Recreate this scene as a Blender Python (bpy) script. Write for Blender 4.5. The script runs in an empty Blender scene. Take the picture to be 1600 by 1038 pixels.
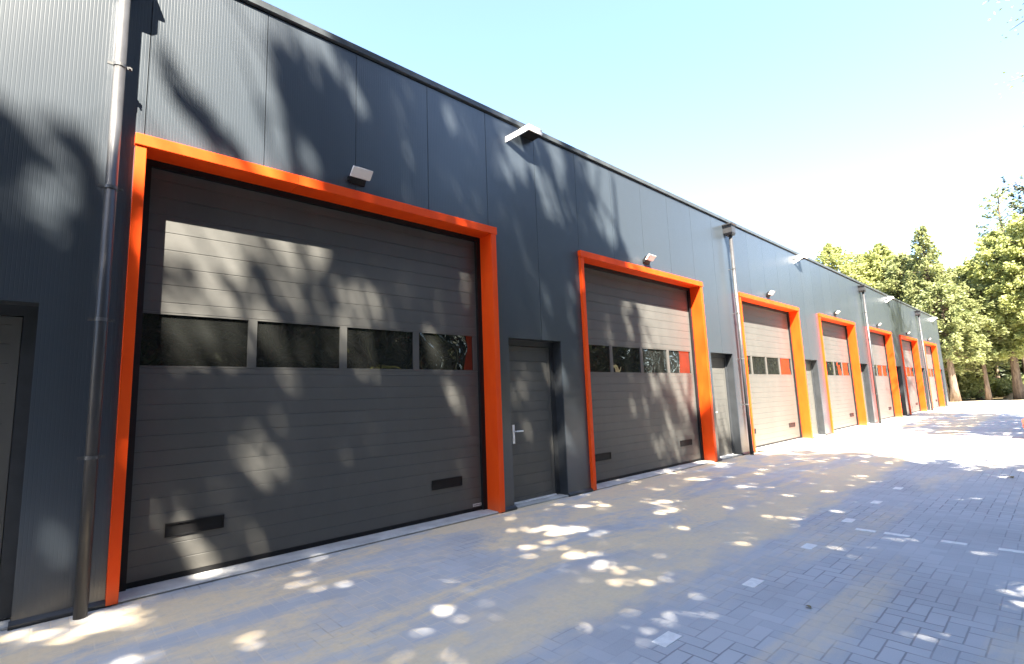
import bpy, bmesh, math, random
import numpy as np
from mathutils import Vector, Matrix, noise
random.seed(7)
rng = np.random.default_rng(7)
C = bpy.context.scene.collection
scene = bpy.context.scene

# ------------------------------------------------------------------ helpers
def link(o, parent=None):
    C.objects.link(o)
    if parent is not None:
        o.parent = parent
    return o

def tag(o, label=None, cat=None, group=None, kind=None):
    if label: o['label'] = label
    if cat: o['category'] = cat
    if group: o['group'] = group
    if kind: o['kind'] = kind
    return o

def empty(name, loc=(0, 0, 0)):
    o = bpy.data.objects.new(name, None)
    o.empty_display_size = 0.2
    o.location = loc
    return link(o)

class MB:
    """collects shapes and links them as one mesh object"""
    def __init__(self):
        self.v, self.f, self.mi = [], [], []
    def poly(self, pts, mi=0):
        n = len(self.v)
        self.v += [tuple(p) for p in pts]
        self.f.append(tuple(range(n, n + len(pts)))); self.mi.append(mi)
    def box(self, x0, x1, y0, y1, z0, z1, mi=0, skip=''):
        n = len(self.v)
        self.v += [(x0, y0, z0), (x1, y0, z0), (x1, y1, z0), (x0, y1, z0),
                   (x0, y0, z1), (x1, y0, z1), (x1, y1, z1), (x0, y1, z1)]
        fs = {'b': (0, 3, 2, 1), 't': (4, 5, 6, 7), 'f': (0, 1, 5, 4), 'r': (1, 2, 6, 5), 'k': (2, 3, 7, 6), 'l': (3, 0, 4, 7)}
        for k, q in fs.items():
            if k in skip: continue
            self.f.append(tuple(n + i for i in q)); self.mi.append(mi)
    def prism_x(self, prof, x0, x1, mi=0, caps=True):
        """profile of (y, z) points, counter-clockwise seen from -x, extruded along x"""
        n = len(self.v); m = len(prof)
        self.v += [(x0, y, z) for y, z in prof] + [(x1, y, z) for y, z in prof]
        for i in range(m):
            j = (i + 1) % m
            self.f.append((n + i, n + m + i, n + m + j, n + j)); self.mi.append(mi)
        if caps:
            self.f.append(tuple(n + i for i in range(m))); self.mi.append(mi)
            self.f.append(tuple(n + m + i for i in reversed(range(m)))); self.mi.append(mi)
    def tube(self, pts, radii, seg=12, mi=0, caps=True):
        n0 = len(self.v)
        P = [Vector(p) for p in pts]
        for i, p in enumerate(P):
            d = (P[min(i + 1, len(P) - 1)] - P[max(i - 1, 0)]).normalized()
            a = d.orthogonal().normalized() if abs(d.z) < 0.95 else Vector((1, 0, 0))
            a = (a - d * a.dot(d)).normalized(); b = d.cross(a)
            for k in range(seg):
                t = 2 * math.pi * k / seg
                self.v.append(tuple(p + (a * math.cos(t) + b * math.sin(t)) * radii[i]))
        for i in range(len(P) - 1):
            for k in range(seg):
                q = n0 + i * seg; k2 = (k + 1) % seg
                self.f.append((q + k, q + k2, q + seg + k2, q + seg + k)); self.mi.append(mi)
        if caps:
            self.f.append(tuple(n0 + k for k in reversed(range(seg)))); self.mi.append(mi)
            q = n0 + (len(P) - 1) * seg
            self.f.append(tuple(q + k for k in range(seg))); self.mi.append(mi)
    def build(self, name, mats, parent=None, smooth=False, bevel=0, fix=True, loc=None):
        me = bpy.data.meshes.new(name)
        me.from_pydata(self.v, [], self.f)
        for m in (mats if isinstance(mats, (list, tuple)) else [mats]):
            me.materials.append(m)
        me.polygons.foreach_set('material_index', self.mi)
        if fix:
            bm = bmesh.new(); bm.from_mesh(me)
            bmesh.ops.recalc_face_normals(bm, faces=bm.faces)
            bm.to_mesh(me); bm.free()
        if smooth:
            me.polygons.foreach_set('use_smooth', [True] * len(me.polygons))
        me.update()
        o = bpy.data.objects.new(name, me)
        if loc: o.location = loc
        link(o, parent)
        if bevel:
            b = o.modifiers.new('bevel', 'BEVEL'); b.width = bevel; b.segments = 2; b.limit_method = 'ANGLE'
            b.angle_limit = math.radians(40)
        return o

# ------------------------------------------------------------------ node helpers
class NT:
    def __init__(self, name):
        self.m = bpy.data.materials.new(name); self.m.use_nodes = True
        self.t = self.m.node_tree; self.t.nodes.clear()
        self.out = self.t.nodes.new('ShaderNodeOutputMaterial')
    def n(self, kind, **kw):
        nd = self.t.nodes.new(kind)
        for k, v in kw.items(): setattr(nd, k, v)
        return nd
    def l(self, a, b): self.t.links.new(a, b)
    def put(self, sock, v):
        if isinstance(v, (int, float)): sock.default_value = v
        elif isinstance(v, (tuple, list)):
            sock.default_value = tuple(v) + ((1,) if len(v) == 3 and len(sock.default_value) == 4 else ())
        else: self.l(v, sock)
    def math(self, op, a, b=0.0, c=None):
        nd = self.n('ShaderNodeMath', operation=op)
        self.put(nd.inputs[0], a); self.put(nd.inputs[1], b)
        if c is not None: self.put(nd.inputs[2], c)
        return nd.outputs[0]
    def mix(self, f, a, b, mode='MIX'):
        nd = self.n('ShaderNodeMix', data_type='RGBA', blend_type=mode)
        self.put(nd.inputs[0], f); self.put(nd.inputs[6], a); self.put(nd.inputs[7], b)
        return nd.outputs[2]
    def mixf(self, f, a, b):
        nd = self.n('ShaderNodeMix', data_type='FLOAT')
        self.put(nd.inputs[0], f); self.put(nd.inputs[2], a); self.put(nd.inputs[3], b)
        return nd.outputs[0]
    def pos(self):
        return self.n('ShaderNodeNewGeometry').outputs['Position']
    def sep(self, v):
        s = self.n('ShaderNodeSeparateXYZ'); self.l(v, s.inputs[0]); return s.outputs
    def comb(self, x, y, z):
        s = self.n('ShaderNodeCombineXYZ')
        for i, q in enumerate((x, y, z)): self.put(s.inputs[i], q)
        return s.outputs[0]
    def noise(self, vec, scale, detail=3, rough=0.55, dist=0.0):
        nd = self.n('ShaderNodeTexNoise')
        if vec is not None: self.l(vec, nd.inputs['Vector'])
        nd.inputs['Scale'].default_value = scale; nd.inputs['Detail'].default_value = detail
        nd.inputs['Roughness'].default_value = rough; nd.inputs['Distortion'].default_value = dist
        return nd.outputs['Fac']
    def scale(self, vec, s):
        nd = self.n('ShaderNodeMapping'); self.l(vec, nd.inputs[0]); nd.inputs['Scale'].default_value = s
        return nd.outputs[0]
    def ramp(self, f, lo, hi, a=0.0, b=1.0):
        nd = self.n('ShaderNodeMapRange', interpolation_type='SMOOTHSTEP')
        self.put(nd.inputs[0], f); nd.inputs[1].default_value = lo; nd.inputs[2].default_value = hi
        nd.inputs[3].default_value = a; nd.inputs[4].default_value = b
        return nd.outputs[0]
    def bump(self, h, strength, dist=0.01, normal=None):
        nd = self.n('ShaderNodeBump'); self.l(h, nd.inputs['Height'])
        nd.inputs['Strength'].default_value = strength; nd.inputs['Distance'].default_value = dist
        if normal is not None: self.l(normal, nd.inputs['Normal'])
        return nd.outputs[0]
    def bsdf(self, col, rough=0.5, spec=0.5, metal=0.0, normal=None, **kw):
        b = self.n('ShaderNodeBsdfPrincipled')
        self.put(b.inputs['Base Color'], col); self.put(b.inputs['Roughness'], rough)
        self.put(b.inputs['Specular IOR Level'], spec); self.put(b.inputs['Metallic'], metal)
        if normal is not None: self.l(normal, b.inputs['Normal'])
        for k, v in kw.items(): self.put(b.inputs[k.replace('_', ' ')], v)
        return b.outputs[0]
    def done(self, s):
        self.l(s, self.out.inputs[0]); return self.m

def simple(name, col, rough=0.5, spec=0.5, metal=0.0, var=0.12, nscale=6.0, bump=0.0):
    m = NT(name); p = m.pos()
    f = m.noise(p, nscale, 4)
    c = m.mix(m.ramp(f, 0.3, 0.7), tuple(q * (1 - var) for q in col), tuple(q * (1 + var) for q in col))
    r = m.math('ADD', m.math('MULTIPLY', m.noise(p, nscale * 2.3, 3), 0.16), rough - 0.08)
    nr = m.bump(m.noise(p, nscale * 30, 2), bump, 0.004) if bump else None
    return m.done(m.bsdf(c, r, spec, metal, nr))

# ------------------------------------------------------------------ materials
def mat_cladding():
    m = NT('anthracite_cladding'); p = m.pos(); x, y, z = m.sep(p)
    # narrow pressed grooves every 25 mm
    fr = m.math('FRACT', m.math('DIVIDE', x, 0.0251))
    tri = m.math('ABSOLUTE', m.math('SUBTRACT', fr, 0.5))
    groove = m.ramp(tri, 0.0, 0.16)
    # slow oil canning of the sheet
    oil = m.noise(m.scale(p, (0.9, 1, 0.35)), 1.4, 2)
    nb = m.bump(groove, 0.38, 0.0018)
    nb = m.bump(oil, 0.22, 0.02, nb)
    dirt = m.noise(m.scale(p, (1, 1, 0.6)), 0.8, 3, 0.5)
    idx = m.math('FLOOR', m.math('DIVIDE', m.math('SUBTRACT', x, 0.475), 1.005))
    wn = m.n('ShaderNodeTexWhiteNoise', noise_dimensions='1D'); m.l(idx, wn.inputs['W'])
    c = m.mix(wn.outputs[0], (0.042, 0.053, 0.066), (0.045, 0.057, 0.070))
    c = m.mix(m.ramp(dirt, 0.5, 0.9, 0, 0.12), c, (0.08, 0.08, 0.08))
    c = m.mix(m.ramp(z, 0.0, 0.30, 0.22, 0.0), c, (0.09, 0.085, 0.075))   # splashed dust at the foot
    r = m.math('ADD', m.math('MULTIPLY', dirt, 0.06), 0.27)
    return m.done(m.bsdf(c, r, 0.9, 0.0, nb))

def mat_door():
    m = NT('charcoal_door_paint'); p = m.pos()
    grain = m.noise(m.scale(p, (3, 1, 90)), 3.0, 3)
    peb = m.noise(p, 160, 2)
    nb = m.bump(grain, 0.12, 0.003); nb = m.bump(peb, 0.15, 0.0012, nb)
    dirt = m.noise(m.scale(p, (1.2, 1, 0.6)), 2.2, 5, 0.65)
    c = m.mix(m.ramp(dirt, 0.35, 0.75), (0.084, 0.084, 0.079), (0.102, 0.101, 0.094))
    z = m.sep(p)[2]
    c = m.mix(m.ramp(z, 0.02, 0.55, 0.30, 0.0), c, (0.12, 0.11, 0.095))
    return m.done(m.bsdf(c, m.math('ADD', m.math('MULTIPLY', dirt, 0.15), 0.42), 0.45, 0.0, nb))

def mat_orange():
    m = NT('orange_paint'); p = m.pos()
    f = m.noise(m.scale(p, (2, 2, 0.7)), 2.5, 4)
    c = m.mix(m.ramp(f, 0.3, 0.7), (0.85, 0.066, 0.005), (0.90, 0.084, 0.007))
    z = m.sep(p)[2]
    c = m.mix(m.ramp(z, 0.0, 0.25, 0.25, 0.0), c, (0.45, 0.22, 0.10))
    return m.done(m.bsdf(c, 0.45, 0.22, 0.0, m.bump(m.noise(p, 120, 2), 0.06, 0.002)))

def mat_glass():
    m = NT('wavy_window_glass'); p = m.pos()
    w = m.noise(p, 1.3, 1.5, 0.35, 0.6)
    nb = m.bump(w, 0.5, 0.11)
    return m.done(m.bsdf((0.015, 0.016, 0.015), 0.015, 1.0, 0.0, nb, Coat_Weight=0.5, Coat_Roughness=0.02, Coat_Normal=nb))

def mat_paving():
    m = NT('concrete_block_paving'); p = m.pos(); x, y, z = m.sep(p)
    U = 0.105
    wob = m.noise(p, 3.0, 2)
    u = m.math('ADD', m.math('DIVIDE', x, U), m.math('MULTIPLY', wob, 0.10))
    v = m.math('ADD', m.math('DIVIDE', y, U), m.math('MULTIPLY', wob, 0.10))
    i = m.math('FLOOR', u); j = m.math('FLOOR', v)
    fx = m.math('SUBTRACT', u, i); fy = m.math('SUBTRACT', v, j)
    k = m.math('FLOORED_MODULO', m.math('SUBTRACT', i, j), 4.0)
    def eq(a): return m.math('COMPARE', k, a, 0.1)
    is0, is1, is2, is3 = eq(0.0), eq(1.0), eq(2.0), eq(3.0)
    dl = m.math('ADD', fx, m.math('MULTIPLY', is1, 9.0))
    dr = m.math('ADD', m.math('SUBTRACT', 1.0, fx), m.math('MULTIPLY', is0, 9.0))
    db = m.math('ADD', fy, m.math('MULTIPLY', is2, 9.0))
    dt = m.math('ADD', m.math('SUBTRACT', 1.0, fy), m.math('MULTIPLY', is3, 9.0))
    d = m.math('MINIMUM', m.math('MINIMUM', dl, dr), m.math('MINIMUM', db, dt))
    joint = m.ramp(d, 0.02, 0.075, 1.0, 0.0)
    bi = m.math('SUBTRACT', i, is1); bj = m.math('SUBTRACT', j, is2)
    wn = m.n('ShaderNodeTexWhiteNoise', noise_dimensions='2D'); m.l(m.comb(bi, bj, 0.0), wn.inputs['Vector'])
    bid = wn.outputs[0]
    speck = m.noise(p, 140, 3)
    stain = m.noise(p, 0.8, 5, 0.6)
    c = m.mix(bid, (0.365, 0.378, 0.395), (0.425, 0.437, 0.450))
    c = m.mix(m.ramp(stain, 0.42, 0.75, 0, 0.5), c, (0.28, 0.28, 0.285))
    c = m.mix(m.ramp(speck, 0.35, 0.7, 0.0, 0.25), c, (0.52, 0.51, 0.49))
    # sand: swept into the joints near the doors, blown in streaks along the yard
    edge = m.math('ADD', y, m.math('MULTIPLY', m.math('SUBTRACT', m.noise(m.scale(p, (0.6, 1, 1)), 1.6, 6, 0.65), 0.5), 0.85))
    side = m.ramp(edge, -3.22, -2.92)
    streak = m.noise(m.scale(p, (0.35, 1.15, 1)), 1.1, 6, 0.62, 0.9)
    fine = m.noise(p, 9, 4, 0.7)
    s1 = m.ramp(m.math('ADD', streak, m.math('MULTIPLY', fine, 0.20)), 0.50, 0.70)
    s2 = m.ramp(m.math('ADD', m.noise(m.scale(p, (0.22, 1.6, 1)), 0.9, 5, 0.6, 0.4), m.math('MULTIPLY', fine, 0.22)), 0.60, 0.80)
    band = m.math('MULTIPLY', m.ramp(edge, -3.16, -2.94), m.ramp(edge, -1.9, -2.6))
    band = m.math('MULTIPLY', band, m.ramp(m.noise(m.scale(p, (0.3, 0.6, 1)), 1.3, 6, 0.65), 0.32, 0.54))
    sand = m.math('MAXIMUM', m.math('MULTIPLY', m.math('MAXIMUM', s1, band), side), m.math('MULTIPLY', s2, 0.55))
    sand = m.math('MULTIPLY', sand, m.ramp(fine, 0.15, 0.6, 0.55, 0.95))
    sc = m.mix(m.noise(p, 30, 4), (0.60, 0.47, 0.29), (0.72, 0.585, 0.39))
    jc = m.mix(m.math('MULTIPLY', side, m.ramp(m.noise(p, 0.55, 3), 0.40, 0.56)), (0.215, 0.217, 0.225), (0.56, 0.51, 0.43))
    jvis = m.math('MULTIPLY', joint, m.ramp(m.noise(m.scale(p, (0.7, 1.3, 1)), 1.1, 5, 0.62), 0.38, 0.64, 0.12, 0.9))
    c = m.mix(jvis, c, jc)
    c = m.mix(sand, c, sc)
    h = m.math('SUBTRACT', 1.0, m.math('MULTIPLY', jvis, m.math('SUBTRACT', 1.0, m.math('MULTIPLY', sand, 0.8))))
    nb = m.bump(h, 0.5, 0.004); nb = m.bump(speck, 0.2, 0.002, nb); nb = m.bump(bid, 0.15, 0.002, nb)
    return m.done(m.bsdf(c, 0.85, 0.25, 0.0, nb))

def mat_soil():
    m = NT('forest_floor'); p = m.pos()
    f = m.noise(p, 0.7, 6, 0.65); g = m.noise(p, 14, 4, 0.7)
    c = m.mix(m.ramp(f, 0.35, 0.65), (0.075, 0.055, 0.035), (0.13, 0.105, 0.055))
    c = m.mix(m.ramp(m.noise(p, 0.28, 5, 0.6), 0.5, 0.62), c, (0.06, 0.085, 0.025))
    c = m.mix(m.ramp(g, 0.5, 0.8, 0, 0.6), c, (0.20, 0.16, 0.10))
    return m.done(m.bsdf(c, 0.95, 0.1, 0.0, m.bump(g, 0.8, 0.03)))

def mat_leaf(name, a, b, trans=0.35):
    m = NT(name); p = m.pos()
    oi = m.n('ShaderNodeObjectInfo')
    f = m.noise(p, 0.9, 4, 0.65); g = m.noise(p, 11, 2)
    c = m.mix(m.ramp(m.math('ADD', f, m.math('MULTIPLY', m.math('SUBTRACT', g, 0.5), 0.5)), 0.3, 0.7), a, b)
    c = m.mix(m.math('MULTIPLY', oi.outputs['Random'], 0.3), c, tuple(q * 0.65 for q in a))
    d = m.bsdf(c, 0.55, 0.3)
    t = m.n('ShaderNodeBsdfTranslucent'); m.l(m.mix(0.5, c, tuple(q * 1.5 for q in b)), t.inputs[0])
    mx = m.n('ShaderNodeMixShader'); mx.inputs[0].default_value = trans
    m.l(d, mx.inputs[1]); m.l(t.outputs[0], mx.inputs[2])
    return m.done(mx.outputs[0])

def mat_bark(name, a, b):
    m = NT(name); p = m.pos()
    f = m.noise(m.scale(p, (1, 1, 0.22)), 9, 5, 0.65)
    return m.done(m.bsdf(m.mix(m.ramp(f, 0.35, 0.65), a, b), 0.9, 0.15, 0.0, m.bump(f, 0.9, 0.03)))

M = dict(
    clad=mat_cladding(), door=mat_door(), orange=mat_orange(), glass=mat_glass(), paving=mat_paving(), soil=mat_soil(),
    leaf_green=mat_leaf('conifer_needles', (0.165, 0.195, 0.074), (0.345, 0.360, 0.160)),
    leaf_lime=mat_leaf('lime_foliage', (0.225, 0.255, 0.085), (0.44, 0.455, 0.18), 0.45),
    leaf_dark=mat_leaf('dark_needles', (0.020, 0.032, 0.013), (0.050, 0.062, 0.022), 0.2),
    leaf_shade=mat_leaf('yard_tree_needles', (0.030, 0.046, 0.014), (0.070, 0.085, 0.026), 0.10),
    leaf_rust=mat_leaf('rust_leaves', (0.24, 0.075, 0.02), (0.38, 0.15, 0.04)),
    bark=mat_bark('brown_bark', (0.10, 0.072, 0.052), (0.20, 0.15, 0.11)),
    pale=mat_bark('pale_bark', (0.30, 0.28, 0.24), (0.42, 0.40, 0.35)),
    black=simple('black_rubber', (0.009, 0.009, 0.010), 0.6, 0.3),
    trim=simple('anthracite_trim', (0.036, 0.040, 0.045), 0.38, 0.5),
    coping=simple('roof_trim', (0.07, 0.080, 0.088), 0.34, 0.5),
    pipe=simple('grey_pipe_paint', (0.040, 0.040, 0.042), 0.38, 0.45),
    steel=simple('satin_steel', (0.90, 0.90, 0.91), 0.35, 0.6, 0.1, var=0.03),
    white=simple('white_enamel', (0.80, 0.79, 0.77), 0.42, 0.5, var=0.05),
    concrete=simple('sill_concrete', (0.40, 0.40, 0.385), 0.85, 0.2, var=0.16, nscale=4, bump=0.4),
    roof=simple('roof_bitumen', (0.08, 0.08, 0.08), 0.9, 0.2),
    white_stone=simple('white_paver', (0.70, 0.69, 0.66), 0.75, 0.25, var=0.08, nscale=20, bump=0.4),
    brick=simple('red_brick', (0.34, 0.075, 0.05), 0.85, 0.2, var=0.3, nscale=9, bump=0.6),
    wood=simple('pallet_wood', (0.14, 0.05, 0.04), 0.85, 0.2, var=0.2),
    dryleaf=simple('dry_leaf', (0.17, 0.14, 0.08), 0.8, 0.2, var=0.3, nscale=40),
    sand=simple('sand_heap', (0.36, 0.27, 0.17), 0.95, 0.1, var=0.2, nscale=3, bump=0.5),
)

# ------------------------------------------------------------------ light, sky, camera
SUN = Vector((0.21, 0.30, -0.53)).normalized()          # direction the light travels
elev = math.asin(-SUN.z)
az = math.atan2(-SUN.x, -SUN.y)
w = bpy.data.worlds.new("World"); scene.world = w; w.use_nodes = True
nt = w.node_tree; nt.nodes.clear()
sky = nt.nodes.new('ShaderNodeTexSky'); sky.sky_type = 'NISHITA'; sky.sun_disc = False
sky.sun_elevation = elev; sky.sun_rotation = az % (2 * math.pi)
sky.air_density = 1.0; sky.dust_density = 1.0; sky.ozone_density = 2.0
bg = nt.nodes.new('ShaderNodeBackground'); bg.inputs[1].default_value = 0.075
wo = nt.nodes.new('ShaderNodeOutputWorld')
nt.links.new(sky.outputs[0], bg.inputs[0]); nt.links.new(bg.outputs[0], wo.inputs[0])
ld = bpy.data.lights.new('sun', 'SUN'); ld.energy = 5.0; ld.angle = math.radians(0.42); ld.color = (1.0, 0.915, 0.78)
lo = bpy.data.objects.new('sun', ld); lo.rotation_euler = SUN.to_track_quat('-Z', 'Y').to_euler(); lo.location = (-10, -20, 30)
link(lo)

def cam_axes(yaw, pitch, roll):
    fw = Vector((math.sin(yaw) * math.cos(pitch), math.cos(yaw) * math.cos(pitch), math.sin(pitch)))
    r = Vector((math.cos(yaw), -math.sin(yaw), 0)); u = r.cross(fw)
    return r * math.cos(roll) + u * math.sin(roll), -r * math.sin(roll) + u * math.cos(roll), fw
r_, u_, f_ = cam_axes(0.7428, 0.1331, -0.0374)
cd = bpy.data.cameras.new('camera'); cd.sensor_width = 36; cd.lens = 36 * 784.69 / 1600
cd.clip_start = 0.05; cd.clip_end = 3000
co = bpy.data.objects.new('camera', cd)
mt = Matrix.Identity(4)
for i in range(3):
    mt[i][0] = r_[i]; mt[i][1] = u_[i]; mt[i][2] = -f_[i]
mt[0][3], mt[1][3], mt[2][3] = 0, -5.318, 1.5
co.matrix_world = mt
link(co); scene.camera = co
scene.view_settings.view_transform = 'Standard'; scene.view_settings.look = 'None'
scene.view_settings.exposure = 3.2; scene.view_settings.gamma = 1.0
scene.view_settings.use_curve_mapping = False
scene.cycles.max_bounces = 8; scene.cycles.diffuse_bounces = 4; scene.cycles.transmission_bounces = 4

# ------------------------------------------------------------------ ground
g = MB(); g.poly([(-400, -500, -0.02), (600, -500, -0.02), (600, 500, -0.02), (-400, 500, -0.02)])
tag(g.build('ground', M['soil']), 'brown forest floor around the yard', kind='structure')
g = MB(); g.poly([(-40, -8.6, 0), (60.5, -8.6, 0), (53.0, 1.5, 0), (53.0, 6.0, 0), (-40, 6.0, 0)])
tag(g.build('yard', M['paving']), 'grey block paved yard in front of the garage units', kind='structure')

# ------------------------------------------------------------------ building
P = 6.12
bays = [(0.414 + P * k, 4.594 + P * k) for k in range(7)]
bays[1] = (6.475, 10.72)
SD = [(-1.26, -0.115)] + [(b + 0.215, b + 1.335) for a, b in bays]          # side door openings
X0, X1, ZT, ZD, ZF = -9.0, 43.2, 5.83, 2.385, 3.955
DY = 0.25                                                                    # door plane
hall = empty('warehouse', (17, 0, 0)); hall.location = (0, 0, 0)
tag(hall, 'long low anthracite warehouse with a row of orange framed garage doors', 'warehouse')

openings = [(a + 0.03, b - 0.03, ZF - 0.04) for a, b in bays] + [(a, b, ZD) for a, b in SD]
# cladding panels
wb = MB()
edges = [X0]; k = math.ceil((X0 - 0.475) / 1.005)
while 0.475 + 1.005 * k < X1 - 0.1:
    edges.append(0.475 + 1.005 * k); k += 1
edges.append(X1)
for e0, e1 in zip(edges[:-1], edges[1:]):
    a, b = e0 + 0.0035, e1 - 0.0035
    cuts = sorted({a, b} | {q for o in openings for q in o[:2] if a + 1e-4 < q < b - 1e-4})
    for c0, c1 in zip(cuts[:-1], cuts[1:]):
        mid = (c0 + c1) / 2
        zb = 0.05
        for o in openings:
            if o[0] < mid < o[1]: zb = o[2]
        wb.box(c0, c1, 0.0, 0.10, zb, 5.725)
# piers and lintels behind the panels (bottom of every joint), returns of the openings
cuts = sorted({X0, X1} | {q for o in openings for q in o[:2]})
pb = MB()
for c0, c1 in zip(cuts[:-1], cuts[1:]):
    mid = (c0 + c1) / 2; zb = 0.0
    for o in openings:
        if o[0] < mid < o[1]: zb = o[2] - 0.004
    e = 0.003
    pb.box(c0 - e if zb == 0 else c0, c1 + e if zb == 0 else c1, 0.014, 0.42, zb, 5.72)
wall = wb.build('wall', M['clad'], hall)
pb.build('wall_reveal', M['trim'], hall)
cb = MB(); cb.box(X0, X1 - 0.02, 0.43, 24, 0.0, 5.70)
cb.build('rear_hall', M['clad'], hall)
# end corner trim, coping, base profile
t = MB(); t.box(X1 + 0.001, X1 + 0.05, -0.012, 24, 0.0, 5.725); t.build('corner_trim', M['trim'], hall)
c = MB()
xx = X0
while xx < X1:
    x2 = min(xx + 3.0, X1 + 0.06)
    c.prism_x([(-0.030, 5.757), (-0.036, 5.826), (0.30, 5.842), (0.30, 5.757)], xx, x2 - 0.004)
    xx += 3.0
c.build('roof_coping', M['coping'], hall)
c = MB(); c.box(X0, X1, 0.02, 0.30, 5.722, 5.756); c.build('coping_gap', M['black'], hall)
c = MB(); c.box(X0, X1, 0.31, 24, 5.72, 5.78); c.build('roof', M['roof'], hall)
solid = []
cur = X0
for o in sorted(openings):
    solid.append((cur, o[0])); cur = o[1]
solid.append((cur, X1))
for s0, s1 in solid:
    if s1 - s0 < 0.02: continue
    tb = MB()
    tb.prism_x([(0.01, 0.0), (-0.035, 0.0), (-0.045, 0.018), (-0.045, 0.03), (-0.004, 0.052), (0.01, 0.052)], s0 - 0.012, s1 + 0.012)
    tb.build('base_profile', M['trim'], hall)

def ribbed_profile(z0, z1, zs, y, depth=0.005, half=0.0048, thick=0.04):
    """front profile of a sectional door: flat slats parted by V grooves"""
    pr = [(y + thick, z0), (y, z0)]
    for zc in zs:
        if z0 + 0.02 < zc < z1 - 0.02:
            pr += [(y, zc - half * 1.5), (y + depth, zc - half * 0.35), (y + depth, zc + half * 0.15), (y, zc + half * 0.4)]
    pr += [(y, z1), (y + thick, z1)]
    return pr

def garage_door(a, b, first):
    Wd = b - a; s = Wd / 4.18
    x0, x1 = a + 0.082 * s, b - 0.092 * s
    d = MB()
    zl = [0.20 + 0.1375 * i for i in range(13)]
    zu = [2.52 + 0.168 * i for i in range(9)]
    d.prism_x(ribbed_profile(0.075, 1.905, zl, DY), x0, x1)
    d.prism_x(ribbed_profile(2.425, 3.90, zu, DY), x0, x1)
    # window section: rails and mullions
    wx = [a + (0.151 + 0.970 * i) * s for i in range(4)]
    pw = 0.885 * s
    d.box(x0, wx[0], DY + 0.001, DY + 0.04, 1.909, 2.421)
    for i in range(3): d.box(wx[i] + pw, wx[i + 1], DY + 0.001, DY + 0.04, 1.925, 2.405)
    d.box(wx[3] + pw, x1, DY + 0.001, DY + 0.04, 1.909, 2.421)
    d.box(wx[0], wx[3] + pw, DY + 0.001, DY + 0.04, 1.909, 1.925)
    d.box(wx[0], wx[3] + pw, DY + 0.001, DY + 0.04, 2.405, 2.421)
    o = d.build('garage_door', M['door'], hall)
    q = MB(); q.box(x0, x1, DY - 0.006, DY + 0.03, 0.03, 0.073); q.build('bottom_seal', M['black'], o)
    for i in range(4):
        p_ = MB(); p_.box(wx[i] - 0.002, wx[i] + pw + 0.002, DY + 0.018, DY + 0.028, 1.92, 2.41)
        p_.build('window_pane', M['glass'], o)
        # rubber bead round the pane
    for gx in (a + 0.42 * s, b - 0.945 * s):
        h = MB(); gw = 0.445 * s; z0, z1 = 0.405, 0.502
        h.box(gx, gx + gw, DY - 0.004, DY + 0.004, z0, z1)
        h.box(gx - 0.012, gx + gw + 0.012, DY - 0.016, DY + 0.004, z1, z1 + 0.012)
        h.box(gx - 0.012, gx + gw + 0.012, DY - 0.010, DY + 0.004, z0 - 0.010, z0)
        h.box(gx - 0.012, gx, DY - 0.012, DY + 0.004, z0, z1)
        h.box(gx + gw, gx + gw + 0.012, DY - 0.012, DY + 0.004, z0, z1)
        h.build('lift_grip', M['black'], o)
    if first:
        st = MB()
        st.box(b - 0.31, b - 0.170, DY - 0.004, DY + 0.0, 0.088, 0.122, 0)
        st.box(b - 0.302, b - 0.292, DY - 0.005, DY - 0.0041, 0.092, 0.118, 1)
        for i in range(5): st.box(b - 0.284 + i * 0.022, b - 0.270 + i * 0.022, DY - 0.005, DY - 0.0041, 0.096, 0.114, 1)
        st.build('maker_plate', [M['white'], M['trim']], o)
    # orange portal frame: lintel with two posts, side seals behind
    FY = -0.052
    li = MB(); li.box(a - 0.006, a + 1.398, FY - 0.012, 0.245, ZF - 0.098, ZF + 0.008); li.box(a + 1.401, b + 0.012, FY - 0.0105, 0.244, ZF - 0.0985, ZF + 0.009)
    f = li.build('portal_frame', M['orange'], hall, bevel=0.004)
    for px0, px1 in ((a, a + 0.080), (b - 0.094, b)):
        po = MB(); po.box(px0, px1, FY, 0.24, 0.012, ZF - 0.0985); po.build('post', M['orange'], f, bevel=0.004)
    sl = MB()
    sl.box(a + 0.0805, a + 0.15, 0.205, DY - 0.001, 0.03, ZF - 0.16)
    sl.box(b - 0.165, b - 0.0945, 0.205, DY - 0.001, 0.03, ZF - 0.16)
    sl.box(a + 0.0805, b - 0.0945, 0.205, DY - 0.001, ZF - 0.16, ZF - 0.0985)
    sl.build('seal', M['black'], f)
    sb = MB(); sb.prism_x([(0.42, 0.002), (-0.02, 0.002), (-0.03, 0.016), (0.0, 0.026), (0.42, 0.029)], a + 0.081, b - 0.0945)
    sb.build('concrete_sill', M['concrete'], hall)

for k, (a, b) in enumerate(bays): garage_door(a, b, k == 0)

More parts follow.
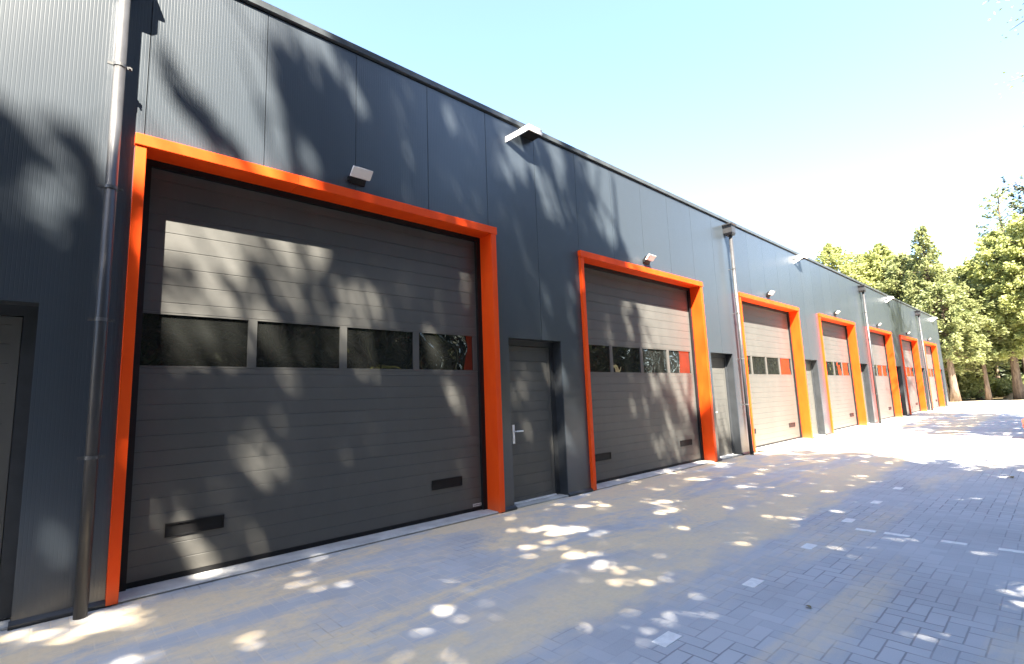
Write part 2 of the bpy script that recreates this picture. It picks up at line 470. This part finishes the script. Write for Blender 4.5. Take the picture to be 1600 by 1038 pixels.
def side_door(a, b):
    Y = 0.19
    d = MB()
    fw = 0.085
    d.box(a + 0.001, a + fw, Y - 0.02, Y + 0.06, 0.03, ZD - 0.004)
    d.box(b - fw, b - 0.001, Y - 0.02, Y + 0.06, 0.03, ZD - 0.004)
    d.box(a + fw, b - fw, Y - 0.02, Y + 0.06, ZD - 0.09, ZD - 0.004)
    o = d.build('side_door', M['trim'], hall)
    x0, x1 = a + fw + 0.006, b - fw - 0.006
    lf = MB()
    zs = [0.10 + 0.152 * i for i in range(15)]
    lf.prism_x(ribbed_profile(0.045, ZD - 0.097, zs, Y + 0.001, 0.005, 0.0045), x0 + 0.06, x1 - 0.06)
    lf.box(x0, x0 + 0.0598, Y - 0.004, Y + 0.04, 0.045, ZD - 0.097)
    lf.box(x1 - 0.0598, x1, Y - 0.004, Y + 0.04, 0.045, ZD - 0.097)
    lf.build('door_leaf', M['door'], o)
    hd = MB(); hx = x0 + 0.105
    hd.box(hx - 0.021, hx + 0.021, Y - 0.014, Y - 0.0042, 0.86, 1.13)
    hd.tube([(hx, Y - 0.012, 1.035), (hx, Y - 0.055, 1.035), (hx + 0.02, Y - 0.06, 1.035), (hx + 0.15, Y - 0.058, 1.033)], [0.011, 0.011, 0.011, 0.010], 10)
    hd.tube([(hx, Y - 0.014, 0.93), (hx, Y - 0.026, 0.93)], [0.011, 0.011], 10)
    hd.build('door_handle', M['steel'], o)
    th = MB(); th.box(a + 0.002, b - 0.002, -0.01, 0.40, 0.003, 0.020); th.box(a + 0.09, b - 0.09, Y - 0.028, Y - 0.005, 0.021, 0.040, 1)
    th.build('door_threshold', [M['concrete'], M['steel']], o)
for a, b in SD: side_door(a, b)

# ------------------------------------------------------------------ downpipes
def downpipe(x, label):
    rt = empty('downpipe', (x, 0, 0))
    tag(rt, label, 'downpipe', 'downpipes down the long front')
    y = -0.135
    p = MB()
    p.tube([(0, y, 0.0), (0, y, 2.6), (0, y, 2.602), (0, y, 5.40)], [0.0430, 0.0430, 0.0420, 0.0420], 20)
    o = p.build('pipe', M['pipe'], rt, smooth=False)
    for f in o.data.polygons: f.use_smooth = len(f.vertices) == 4
    h = MB()
    def ring(hw, d0, d1, z): return [(-hw, d0, z), (hw, d0, z), (hw, d1, z), (-hw, d1, z)]
    secs = [ring(0.075, -0.21, -0.045, 5.34), ring(0.105, -0.225, -0.004, 5.40), ring(0.105, -0.225, -0.004, 5.585),
            ring(0.135, -0.255, -0.003, 5.60), ring(0.135, -0.255, -0.003, 5.625), ring(0.12, -0.24, -0.006, 5.625), ring(0.11, -0.23, -0.01, 5.56)]
    n = 0
    for s in secs: h.v += s
    for i in range(len(secs) - 1):
        for k in range(4):
            h.f.append((i * 4 + k, i * 4 + (k + 1) % 4, i * 4 + 4 + (k + 1) % 4, i * 4 + 4 + k)); h.mi.append(0)
    h.f.append((0, 3, 2, 1)); h.mi.append(0)
    m = (len(secs) - 1) * 4; h.f.append((m, m + 1, m + 2, m + 3)); h.mi.append(0)
    h.build('hopper_head', M['pipe'], rt)
    for z in (1.172, 2.26, 3.38, 4.49):
        b = MB()
        b.tube([(0, y, z - 0.014), (0, y, z + 0.014)], [0.047, 0.047], 20)
        b.box(-0.085, -0.045, y - 0.006, y + 0.006, z - 0.012, z + 0.012)
        b.box(0.045, 0.085, y - 0.006, y + 0.006, z - 0.012, z + 0.012)
        b.tube([(0.068, y - 0.022, z), (0.068, y + 0.022, z)], [0.009, 0.009], 8)
        b.tube([(0, y + 0.05, z), (0, -0.002, z)], [0.007, 0.007], 8)
        b.build('bracket', M['steel'] if z > 9 else M['bracket'], rt)
M['bracket'] = simple('galvanised_bracket', (0.11, 0.11, 0.11), 0.45, 0.5, 0.4)
downpipe(0.262, 'dark grey downpipe left of the nearest orange frame, closest to the camera')
downpipe(12.27, 'grey downpipe at the left post of the third orange frame, second from the camera')
downpipe(24.47, 'grey downpipe at the left post of the fifth orange frame, third from the camera')
downpipe(36.10, 'grey downpipe at the left post of the last orange frame, farthest from the camera')

# ------------------------------------------------------------------ lamps
nth = ['nearest', 'second', 'third', 'fourth', 'fifth', 'sixth', 'farthest']
def door_lamp(x, label):
    rt = empty('door_lamp', (x, 0, 4.1)); tag(rt, label, 'wall lamp', 'small lamps above the garage doors')
    b = MB()
    b.prism_x([(0.0, -0.045), (-0.018, -0.045), (-0.060, 0.024), (-0.128, 0.092), (-0.05, 0.094), (0.0, 0.05)], -0.095, 0.085)
    b.box(-0.125, 0.0, -0.03, -0.001, -0.025, 0.03)
    b.build('housing', M['black'], rt, bevel=0.004)
    f = MB()
    f.prism_x([(-0.058, 0.020), (-0.088, 0.012), (-0.172, 0.098), (-0.150, 0.112), (-0.126, 0.096)], -0.122, 0.118)
    f.build('lamp_face', M['white'], rt, bevel=0.003)
for k in range(7):
    door_lamp(2.505 + 6.06 * k, f'small white lamp on the wall above the {nth[k]} garage door from the camera')

def roof_lamp(x, label):
    rt = empty('floodlight', (x, 0, 5.61)); tag(rt, label, 'floodlight', 'floodlights under the roof edge')
    b = MB()
    b.prism_x([(-0.001, 0.004), (-0.225, 0.0), (-0.232, 0.092), (-0.20, 0.104), (-0.001, 0.108)], 0.0, 0.295)
    b.build('housing', M['white'], rt, bevel=0.006)
    u = MB(); u.box(0.012, 0.283, -0.215, -0.01, -0.008, -0.001); u.build('lens', M['black'], rt)
    a = MB()  # slanted white fin added to stand in for a pale smear beside the housing
    a.v += [(-0.005, -0.225, 0.085), (-0.005, -0.225, 0.005), (-0.30, -0.003, -0.13), (-0.30, -0.003, -0.215),
            (-0.005, -0.195, 0.085), (-0.005, -0.195, 0.005), (-0.28, -0.001, -0.12), (-0.28, -0.001, -0.205)]
    a.f += [(0, 1, 3, 2), (4, 6, 7, 5), (0, 2, 6, 4), (1, 5, 7, 3), (0, 4, 5, 1), (2, 3, 7, 6)]; a.mi += [0] * 6
    a.build('smear_fin', M['white'], rt)
for k, n_ in enumerate(['second', 'third and fourth', 'fifth and sixth', 'last']):
    where = ['between the first two orange frames', 'between the third and fourth orange frames', 'between the fifth and sixth orange frames', 'at the far end past the last orange frame'][k]
    roof_lamp(5.19 + 12.13 * k, f'white floodlight under the roof edge {where}')

# ------------------------------------------------------------------ white pavers, litter, brick stack
def paver(x, y, lx, ly, label, grp):
    m = MB(); m.box(-lx / 2, lx / 2, -ly / 2, ly / 2, -0.02, 0.004)
    o = m.build('white_paver', M['white_stone'], loc=(x, y, 0), bevel=0.003); tag(o, label, 'paving stone', grp)
    return o
ords = ['nearest', 'second', 'third', 'fourth', 'fifth', 'farthest']
for k, x in enumerate((2.90, 4.172, 5.448, 6.760, 8.004, 9.25)):
    paver(x, -3.468, 0.195, 0.10, f'square white paving stone, {ords[k]} in the row along the yard', 'white stones in a row along the yard')
for k, (y0, y1) in enumerate(((-3.62, -3.80), (-3.87, -4.08), (-4.32, -4.51), (-4.72, -4.93), (-5.12, -5.32))):
    w_ = ['nearest the row of single stones', 'second from the row of single stones', 'in the middle of the cross line', 'second from the yard edge', 'nearest the yard edge'][k]
    paver(6.405, (y0 + y1) / 2, 0.075, abs(y1 - y0), f'narrow white paving stone in the cross line, {w_}', 'white stones of the dashed line across the yard')

def litter(name, x, y, s, rot, label, cat):
    m = MB(); n = 9
    top, ring_ = [], []
    for i in range(n):
        t = i / (n - 1); wd = 0.32 * math.sin(math.pi * min(1, t * 0.94 + 0.03)) ** 0.8
        zc = 0.10 * math.sin(t * 3.0) + 0.02
        m.v += [(t - 0.5, -wd, zc + 0.16 * wd), (t - 0.5, 0, zc), (t - 0.5, wd, zc + 0.30 * wd)]
    for i in range(n - 1):
        for k in range(2):
            q = i * 3 + k; m.f.append((q, q + 3, q + 4, q + 1)); m.mi.append(0)
    m.tube([(-0.75, 0.03, 0.03), (-0.5, 0, 0.03)], [0.012, 0.016], 6)
    o = m.build(name, M['dryleaf'], loc=(x, y, 0.006)); o.scale = (s, s, s); o.rotation_euler = (0, 0, rot)
    tag(o, label, cat)
litter('dry_leaf', 11.13, -4.55, 0.13, 0.4, 'dry leaf lying on the paving near the right edge of the yard', 'leaf')
litter('dry_leaf', 3.95, -3.93, 0.05, 1.1, 'small curled brown leaf on the clean grey paving right of the white stones', 'leaf')

rt = empty('brick_stack', (18.5, -4.42, 0)); tag(rt, 'low stack of red bricks on a dark pallet at the right edge of the yard', 'brick stack')
m = MB()
for r in range(5):
    for iy in range(9):
        for ix in range(4):
            jx, jy = random.uniform(-.004, .004), random.uniform(-.004, .004)
            if r < 2 and iy == 0 and ix == 0: continue
            m.box(ix * 0.212 + jx, ix * 0.212 + 0.205 + jx, -iy * 0.106 - 0.1 + jy, -iy * 0.106 + jy, 0.155 + r * 0.067, 0.155 + r * 0.067 + 0.063)
m.build('bricks', M['brick'], rt)
m = MB()
for i in range(6): m.box(-0.02, 0.88, -i * 0.17 - 0.12, -i * 0.17, 0.12, 0.145)
for xq in (0, 0.39, 0.78): m.box(xq, xq + 0.09, -0.97, 0.0, 0.022, 0.119)
for xq in (0, 0.39, 0.78): m.box(xq, xq + 0.09, -0.97, 0.0, 0.001, 0.0215)
m.build('pallet', M['wood'], rt)

# ------------------------------------------------------------------ trees
def leaf_mesh(name, cen, dirs, size, aspect, mat, parent, loc=None):
    """many small pointed leaf faces; cen, dirs (n,3), size (n)"""
    n = len(cen)
    d = dirs / (np.linalg.norm(dirs, axis=1, keepdims=True) + 1e-9)
    r = rng.normal(size=(n, 3)); s = np.cross(d, r); s /= (np.linalg.norm(s, axis=1, keepdims=True) + 1e-9)
    nn = np.cross(d, s)
    L = size[:, None]; W = L * aspect
    v = np.empty((n, 4, 3))
    v[:, 0] = cen - d * L * 0.5
    v[:, 1] = cen + s * W * 0.5 + nn * L * 0.08
    v[:, 2] = cen + d * L * 0.5
    v[:, 3] = cen - s * W * 0.5 + nn * L * 0.08
    me = bpy.data.meshes.new(name)
    me.vertices.add(n * 4); me.vertices.foreach_set('co', v.reshape(-1))
    me.loops.add(n * 4); me.loops.foreach_set('vertex_index', np.arange(n * 4, dtype=np.int32))
    me.polygons.add(n); me.polygons.foreach_set('loop_start', np.arange(0, n * 4, 4, dtype=np.int32))
    me.polygons.foreach_set('loop_total', np.full(n, 4, dtype=np.int32))
    me.materials.append(mat); me.update(calc_edges=True); me.validate()
    o = bpy.data.objects.new(name, me)
    if loc: o.location = loc
    return link(o, parent)

def prof_spire(t): return (1 - t) ** 0.75 * min(1.0, 0.55 + t * 3.5)
def prof_round(t): return math.sqrt(max(0.0, 1 - (2 * t - 0.85) ** 2 / 1.35)) if t < 0.98 else 0.15
def prof_column(t): return (0.35 + 0.65 * math.sin(math.pi * min(1, 0.25 + t * 0.75))) * (1 - t ** 6)

def make_tree(name, label, cat, loc, h, base, R, prof=prof_spire, trunk_r=0.22, whorl=0.5, nb=6, per=34, leaf=0.34, aspect=0.5,
              mat='leaf_green', bark='bark', group=None, rise=0.25, droop=0.35, keep=None, seed=0, limb=True, spread=0.16, lean=(0, 0)):
    global rng
    rng = np.random.default_rng(seed); rd = random.Random(seed)
    rt = empty(name, loc); tag(rt, label, cat, group)
    tr = MB()
    zs = np.linspace(0, h * 0.985, 9)
    wob = [(rd.uniform(-1, 1) * 0.012 * h * (i / 8) + lean[0] * (i / 8), rd.uniform(-1, 1) * 0.012 * h * (i / 8) + lean[1] * (i / 8)) for i in range(9)]
    rad = [trunk_r * (1.35 if i == 0 else 1) * (1 - 0.93 * (z / h)) + 0.012 for i, z in enumerate(zs)]
    tr.tube([(a, b, z - (0.1 if i == 0 else 0)) for i, ((a, b), z) in enumerate(zip(wob, zs))], rad, 10)
    def axis(z):
        f = min(7.999, z / (h * 0.985) * 8); i = int(f); q = f - i
        return np.array([wob[i][0] * (1 - q) + wob[i + 1][0] * q, wob[i][1] * (1 - q) + wob[i + 1][1] * q, z])
    cen, dirs, size = [], [], []
    z = base
    L0 = np.array(loc)
    while z < h * 0.99:
        t = (z - base) / (h - base)
        rr = R * prof(t)
        a0 = rd.uniform(0, 6.28)
        for k in range(nb):
            ang = a0 + 6.283 * k / nb + rd.uniform(-0.35, 0.35)
            L = rr * rd.uniform(0.62, 1.12)
            if L < 0.12: L = 0.12
            rs = rise + 0.9 * t * t + rd.uniform(-0.12, 0.12)
            o = axis(z + rd.uniform(-0.2, 0.2) * whorl)
            dxy = np.array([math.cos(ang), math.sin(ang), 0.0])
            def bp(s): return o + dxy * (L * s) + np.array([0, 0, L * (rs * s - droop * s * s)])
            if keep is not None and keep(L0 + bp(0.95)) < 0.02 and keep(L0 + bp(0.5)) < 0.02: continue
            if limb and L > 0.35:
                tr.tube([tuple(bp(0)), tuple(bp(0.5)), tuple(bp(0.93))], [0.018 + 0.014 * L, 0.012 + 0.008 * L, 0.008], 5, caps=False)
            m = max(6, int(per * (L / R) ** 1.2 * rd.uniform(0.75, 1.25)) + 4)
            s = 0.18 + 0.84 * np.sqrt(rng.random(m))
            side = np.array([-dxy[1], dxy[0], 0.0])
            fan = rng.normal(size=m) * spread * L * np.clip(1.25 - s, 0.25, 1) * 1.1
            cc = np.array([bp(q) for q in s]) + side * fan[:, None]
            cc[:, 2] += rng.normal(size=m) * (0.07 + 0.045 * L) - np.abs(fan) * 0.25
            dd = dxy * 0.8 + side * np.sign(fan)[:, None] * rng.random((m, 1)) * 1.2 + rng.normal(size=(m, 3)) * 0.35
            dd[:, 2] -= 0.15
            cen.append(cc); dirs.append(dd); size.append(leaf * rng.uniform(0.6, 1.25, m))
        z += whorl * rd.uniform(0.8, 1.2) * (1 - 0.35 * t)
    cen = np.concatenate(cen); dirs = np.concatenate(dirs); size = np.concatenate(size)
    if keep is not None:
        kp = np.array([keep(L0 + c_) for c_ in cen]); msk = rng.random(len(cen)) < kp
        cen, dirs, size = cen[msk], dirs[msk], size[msk]
    tr.build('trunk', M[bark], rt, smooth=True, fix=False)
    leaf_mesh('crown', cen, dirs, size, aspect, M[mat], rt)
    return rt

def bushy(name, label, cat, loc, rx, ry, rz, n, leaf, mat, group=None, seed=1, clumps=14, stem=True):
    """shrub: leafy clumps over a few stems"""
    global rng
    rng = np.random.default_rng(seed); rd = random.Random(seed)
    rt = empty(name, loc); tag(rt, label, cat, group)
    cc, dd, ss = [], [], []
    st = MB()
    for i in range(clumps):
        a = rd.uniform(0, 6.28); q = math.sqrt(rd.random())
        c_ = np.array([math.cos(a) * q * rx * 0.75, math.sin(a) * q * ry * 0.75, rz * (0.25 + 0.7 * rd.random() * (1 - 0.5 * q))])
        r = rd.uniform(0.28, 0.5) * min(rx, ry, rz)
        m = n // clumps
        v = rng.normal(size=(m, 3)); v /= np.linalg.norm(v, axis=1, keepdims=True)
        v *= (rng.random((m, 1)) ** 0.4) * r
        cc.append(c_ + v); dd.append(v + rng.normal(size=(m, 3)) * 0.4 * r); ss.append(leaf * rng.uniform(0.6, 1.3, m))
        st.tube([(c_[0] * 0.15, c_[1] * 0.15, -0.05), tuple(c_ * np.array([0.6, 0.6, 0.6])), tuple(c_)], [0.03, 0.02, 0.008], 5, caps=False)
    st.build('stem', M['bark'], rt, fix=False)
    leaf_mesh('foliage', np.concatenate(cc), np.concatenate(dd), np.concatenate(ss), 0.55, M[mat], rt)
    return rt

# --- trees across the yard, behind the photographer: their crowns shade the doors, the wall and the paving
K = (0.7, 1.767)
def lerp_tab(z, tab):
    if z >= tab[0][0]: return tab[0][1]
    for (z0, x0), (z1, x1) in zip(tab[:-1], tab[1:]):
        if z >= z1: return x1 + (x0 - x1) * (z - z1) / (z0 - z1)
    return tab[-1][1]
EDGE = [(6.5, 5.6), (5.5, 6.5), (4.2, 7.6), (3.3, 8.0), (2.4, 8.7), (1.5, 10.0), (0.6, 11.6), (0.0, 12.9)]
LEFT = [(9, 3.4), (5.9, 2.5), (5.3, 1.62), (4.8, 1.75), (4.2, 1.95), (3.7, 2.2), (3.45, 2.3)]
def n2(x, y, s, o=0.0): return noise.noise(Vector((x * s + o, y * s - o, 3.1 + o)))
def wall_n(x, z):
    u = 0.50 * x - 0.87 * z; v = 0.87 * x + 0.50 * z           # slanted streaks of sun, left open by thinning the crowns
    return n2(u * 0.7, v * 1.8, 1.7) + 0.7 * n2(u * 0.9, v * 2.1, 3.6, 7)
def floor_n(x, y): return n2(x * 0.8, y, 1.9, 2) + 0.6 * n2(x, y, 4.4, 5)
_r = random.Random(5)
_w = sorted(wall_n(_r.uniform(0, 12), _r.uniform(0, 6)) for _ in range(4000))
_f = sorted(floor_n(_r.uniform(0, 14), _r.uniform(-6, 0)) for _ in range(4000))
def qw(p): return _w[int(p * 3999)]
def qf(p): return _f[int(p * 3999)]
QW = {p: qw(p) for p in (0.14, 0.38, 0.33, 0.52, 0.60, 0.80)}
QF = {p: qf(p) for p in (0.16, 0.28, 0.40)}
def hole(n, th, soft=0.34):
    return 0.95 * min(1.0, max(0.0, (n - th + 0.06) / soft)) ** 1.6
def keep_fn(p):
    """how much foliage stands in the sun's way for the spot this point shades"""
    dy = -p[1]
    x = p[0] + K[0] * dy; z = p[2] - K[1] * dy
    if z > 0:
        nz = wall_n(x, z)
        if x > 26:
            if 29.6 < x < 32.2 and z < 5.2: return 0.5 if nz > -0.05 else 0.0
            return 0.0
        fe = n2((0.87 * x + 0.5 * z) * 1.0, (0.5 * x - 0.87 * z) * 0.28, 3.6, 9)
        e = lerp_tab(z, EDGE)
        if x > e + 0.5 * nz + 0.55 * fe: return 0.0
        if z > 3.45:
            if x < 0.45:                                   # tree at the far left
                top = 4.0 - 1.3 * abs(x + 0.25)
                return 0.95 if z < top + 0.5 * nz + 0.8 * n2(x * 1.0, z * 0.40, 2.9, 4) else 0.0
            l = lerp_tab(z, LEFT)
            if x < l + 0.3 * nz + 0.75 * fe:
                sx = 0.52 + (4.75 - z) * 0.85
                if 4.0 < z < 4.8 and abs(x - sx) < 0.05 + 0.13 * (4.8 - z): return 0.8
                return 0.0
            if z < 4.3 and x > 4.6: return hole(nz, QW[0.14])
            if x < 3.0: return hole(nz, QW[0.14], 0.2)
            return hole(nz, QW[0.60], 0.16)
        if x < 0.45: return hole(nz, QW[0.14], 0.2)
        if 0.5 < x < 3.7 and 2.35 < z: return hole(nz, QW[0.80], 0.2)
        if x > 7.2: return hole(nz, QW[0.52])
        return hole(nz, QW[0.33])
    # ground
    gy = p[1] + p[2] / K[1]; gx = p[0] + p[2] * K[0] / K[1]
    ng = floor_n(gx, gy)
    if gx < 13.6 + 0.5 * ng:
        th = QF[0.28]
        if gy < -1.6 and gx < 4.0: th = QF[0.40]
        if gy < -3.3 and gx > 4.0: th = QF[0.16]
        if abs(gy + 3.47) < 0.3 and gx < 7: th = QF[0.16] - 0.2
        return hole(ng, th, 0.60)
    if gx < 19.4: return 0.0 if gy > -4.55 + (gx - 14) * 0.02 else 0.9
    if gx < 29.5:
        lim = -1.0 - 0.9 * max(0, (22.5 - gx) / 3.0) * 1.2 - 0.3 * ng
        return (0.95 if ng > -0.22 else 0.0) if gy < lim else 0.0
    if gx < 31.0: return 0.0
    if gx < 36 and gy > -6: return 0.7 if ng > -0.2 else 0.0
    return 0.0
gl = 'tall dark conifer standing across the yard behind the photographer'
gg = 'tall conifers across the yard behind the photographer'
spots = [(-14.5, -11.4, 21.5, 3.6), (-11.2, -11.0, 22.6, 3.6), (-7.9, -11.0, 23.3, 3.2), (-6.0, -11.0, 24.8, 3.4), (-4.9, -11.6, 28.4, 3.8), (-3.0, -10.6, 28.2, 4.0),
         (-1.4, -11.4, 27.6, 4.2), (0.2, -10.8, 24.6, 4.2), (1.9, -11.4, 23.0, 4.2), (3.6, -10.8, 20.4, 4.2), (5.2, -10.4, 18.2, 4.2), (7.0, -9.6, 16.2, 4.0),
         (17.6, -9.6, 16.0, 4.2), (20.6, -10.0, 17.5, 4.4), (24.5, -10.8, 21.5, 4.2), (23.2, -11.2, 25.2, 3.6)]
for i, (x, y, h, R) in enumerate(spots):
    make_tree('conifer', gl, 'conifer', (x, y, 0), h, 2.2, R, prof=lambda t: (1 - t) ** 0.42 * min(1, 0.6 + 3 * t), trunk_r=0.26, whorl=0.42, nb=8,
              per=150, leaf=0.23, aspect=0.55, mat='leaf_shade', group=gg, keep=keep_fn, seed=100 + i, spread=0.22)
for i, x in enumerate(np.arange(-14, 17, 2.6)):  # added hedge for pane reflections; its lime end stands in for sunlit leaves
    if 10.6 < x < 13.6: continue
    bushy('reflection_shrub', 'unseen leafy green shrub added behind the photographer for the pane reflections', 'shrub', (x + random.uniform(-.6, .6), -11.5 + random.uniform(-1, .6), 0), 2.0, 1.3,
          random.uniform(2.2, 3.4), 1500, 0.24, 'leaf_shade' if x < 4 else 'leaf_lime', 'unseen hedge shrubs added behind the photographer', seed=300 + i)

# --- trees closing the yard beyond the far end of the building
FT = dict(nb=9, whorl=0.46, droop=0.30)
make_tree('conifer', 'broad yellow green conifer rising over the roof, leftmost of the large far trees', 'conifer', (57.0, 8.9, 0), 15.9, 2.0, 3.9, prof=prof_column, mat='leaf_lime', seed=1, per=144, leaf=0.32, **FT)
make_tree('conifer', 'broad green conifer above the roof right of the leftmost tree', 'conifer', (58.0, 5.2, 0), 15.2, 2.0, 3.6, prof=prof_column, mat='leaf_lime', seed=2, per=144, leaf=0.32, **FT)
make_tree('conifer', 'small pale treetop peeping over the roof left of all other trees', 'conifer', (60.0, 13.4, 0), 16.3, 4.0, 2.0, prof=prof_spire, mat='leaf_lime', seed=3, per=68)
make_tree('conifer', 'green conifer between the broad tree and the pointed spire above the roof', 'conifer', (56.0, 3.3, 0), 13.4, 2.0, 3.2, prof=prof_column, mat='leaf_green', seed=4, per=136, leaf=0.29, **FT)
make_tree('conifer', 'conifer with a narrow pointed spire in the middle of the far trees', 'conifer', (54.6, 1.55, 0), 14.9, 2.6, 3.5, prof=lambda t: (1 - t) ** 0.9 * min(1, .6 + 3 * t) + (0.05 if t < .97 else 0), mat='leaf_green', seed=5, per=161, leaf=0.27, trunk_r=0.24, **FT)
make_tree('conifer', 'lower dense conifer in front of the pointed spire beside the building corner', 'conifer', (52.6, 0.7, 0), 9.6, 3.4, 2.5, prof=prof_column, mat='leaf_green', seed=6, per=153, leaf=0.27, trunk_r=0.27, **FT)
make_tree('conifer', 'dark green conifer behind the notch of sky right of the spire', 'conifer', (58.5, -0.2, 0), 11.6, 3.0, 3.0, prof=prof_column, mat='leaf_green', seed=7, per=136, leaf=0.29, trunk_r=0.2, **FT)
make_tree('broad_tree', 'tall bright lime green tree with a rounded top near the right photo edge', 'tree', (56.5, -2.7, 0), 13.7, 3.4, 3.0, prof=prof_column, mat='leaf_lime', seed=8, per=187, nb=9, leaf=0.30, trunk_r=0.30, rise=0.45)
make_tree('broad_tree', 'bright green leafy tree cut by the right photo edge', 'tree', (55.0, -5.0, 0), 13.4, 3.4, 2.7, prof=prof_round, mat='leaf_lime', seed=9, per=187, nb=9, leaf=0.29, trunk_r=0.26, rise=0.4)
make_tree('pine', 'tall open pine with dark layered branches above the lime green tree', 'pine', (63.0, -3.1, 0), 18.6, 9.5, 2.9, prof=lambda t: (0.95 - 0.6 * t) if t < .92 else .2, mat='leaf_green', seed=10, per=102, nb=4, whorl=0.95, leaf=0.30, trunk_r=0.28, droop=0.1, spread=0.22)
make_tree('pine', 'second open pine with bare twigs at the right photo edge', 'pine', (60.0, -5.0, 0), 18.2, 9.0, 2.6, prof=lambda t: 0.9 - 0.45 * t, mat='leaf_dark', seed=11, per=93, nb=4, whorl=0.95, leaf=0.27, trunk_r=0.26, droop=0.1, spread=0.22)
make_tree('conifer', 'slim conifer with a bare brown trunk between the corner tree and the bright tree', 'conifer', (55.2, -1.0, 0), 9.8, 3.4, 2.2, prof=prof_column, mat='leaf_green', seed=12, per=119, leaf=0.26, trunk_r=0.17, **FT)
make_tree('conifer', 'pale green conifer filling in behind the two broad trees above the roof', 'conifer', (62.0, 7.9, 0), 15.4, 2.0, 3.6, prof=prof_column, mat='leaf_green', seed=21, per=130, leaf=0.32, **FT)
make_tree('conifer', 'pale green conifer filling in behind and left of the pointed spire', 'conifer', (61.0, 3.4, 0), 14.0, 2.0, 3.6, prof=prof_column, mat='leaf_lime', seed=22, per=130, leaf=0.32, **FT)
# twigs of a tall tree reaching into the upper right corner
make_tree('larch', 'tall thin larch whose bare twig tips reach in at the upper right photo edge', 'larch', (26.0, -8.5, 0), 21.0, 7.5, 4.6, prof=lambda t: 0.92 - 0.3 * t, mat='leaf_lime', seed=13, per=26, nb=6, whorl=0.9, leaf=0.13, trunk_r=0.22, spread=0.2)

# undergrowth at the forest edge
sh = [(58.0, 1.2, 1.6, 2.4, 'leaf_green', 'green shrub between the trunks beside the building corner'),
      (59.0, -0.6, 1.8, 2.6, 'leaf_lime', 'light green shrub in the middle under the far trees'),
      (60.0, -2.2, 1.5, 1.9, 'leaf_green', 'green shrub beside the sand heap under the far trees'),
      (62.0, -3.9, 1.8, 2.2, 'leaf_dark', 'dark green shrub at the right photo edge under the far trees'),
      (66.0, -2.6, 1.3, 2.4, 'leaf_rust', 'rust orange shrub glowing between the far trunks'),
      (66.0, -3.9, 0.8, 2.0, 'leaf_rust', 'small rust orange shrub right of the thick far trunk')]
for i, (x, y, r, hh, mt_, lb) in enumerate(sh):
    bushy('shrub', lb, 'shrub', (x, y, 0), r, r, hh, 2200, 0.24, mt_, seed=50 + i)
# sand heap
m = MB(); nn = 26
for j in range(9):
    for i in range(nn):
        a = 2 * math.pi * i / nn; q = j / 8
        m.v.append((1.5 * q * math.cos(a) * (1 + 0.12 * math.sin(3 * a)), 1.0 * q * math.sin(a), 0.72 * (1 - q) ** 0.8 * (1 + 0.2 * noise.noise(Vector((3 * q * math.cos(a), 3 * q * math.sin(a), 1)))) - 0.02))
for j in range(8):
    for i in range(nn):
        m.f.append((j * nn + i, j * nn + (i + 1) % nn, (j + 1) * nn + (i + 1) % nn, (j + 1) * nn + i)); m.mi.append(0)
o = m.build('sand_heap', M['sand'], smooth=True, loc=(59.0, -2.5, 0)); tag(o, 'low tan sand heap under the far trees at the edge of the yard', 'sand heap')

# the wood behind, one mass
global_c, gd, gs = [], [], []
rng = np.random.default_rng(77)
fw_ = MB()
for i in range(120):
    x = rng.uniform(66, 92); y = rng.uniform(-34, 34); h = rng.uniform(9, 12.5) if y > -8 else rng.uniform(12, 18)
    fw_.tube([(x, y, -0.1), (x, y, h * 0.9)], [0.22, 0.05], 6, caps=False)
    m_ = 700
    t = rng.random(m_) ** 0.9; R = 2.4 * (1 - t) ** 0.6 + 0.2
    a = rng.uniform(0, 6.283, m_); q = np.sqrt(rng.random(m_)) * R
    c_ = np.stack([x + np.cos(a) * q, y + np.sin(a) * q, 0.4 + (h - 0.4) * t], 1)
    global_c.append(c_); gd.append(np.stack([np.cos(a), np.sin(a), -0.3 + 0 * a], 1) + rng.normal(size=(m_, 3)) * 0.4); gs.append(0.75 * rng.uniform(0.6, 1.3, m_))
fo = leaf_mesh('forest', np.concatenate(global_c), np.concatenate(gd), np.concatenate(gs), 0.6, M['leaf_dark'], None)
tag(fo, 'dark wood behind the far trees', kind='stuff')
ft = fw_.build('forest_trunks', M['bark'], None, fix=False); tag(ft, 'trunks of the dark wood behind the far trees', kind='stuff')
# unseen wood added behind the photographer to block low sky; the panes mirror it
global_c, gd, gs = [], [], []
for i in range(230):
    x = rng.uniform(-60, 64); y = rng.uniform(-32, -17.5); h = (rng.uniform(10, 14) + max(0, -y - 18) * 0.8) * (1.0 if x < 40 else 0.75)
    if x > 30 or (abs(x - (11.8 + (-y - 11) * 0.70)) < 2.2): continue  # left clear where the panes should mirror open sky
    m_ = 520
    t = rng.random(m_); R = 3.0 * (1 - t) ** 0.5 + 0.3
    a = rng.uniform(0, 6.283, m_); q = np.sqrt(rng.random(m_)) * R
    global_c.append(np.stack([x + np.cos(a) * q, y + np.sin(a) * q, 0.2 + h * t], 1))
    gd.append(rng.normal(size=(m_, 3))); gs.append(1.0 * rng.uniform(0.6, 1.3, m_))
fo = leaf_mesh('screen_wood', np.concatenate(global_c), np.concatenate(gd), np.concatenate(gs), 0.6, M['leaf_dark'], None)
tag(fo, 'unseen dark wood added behind the photographer to block low sky', kind='stuff')
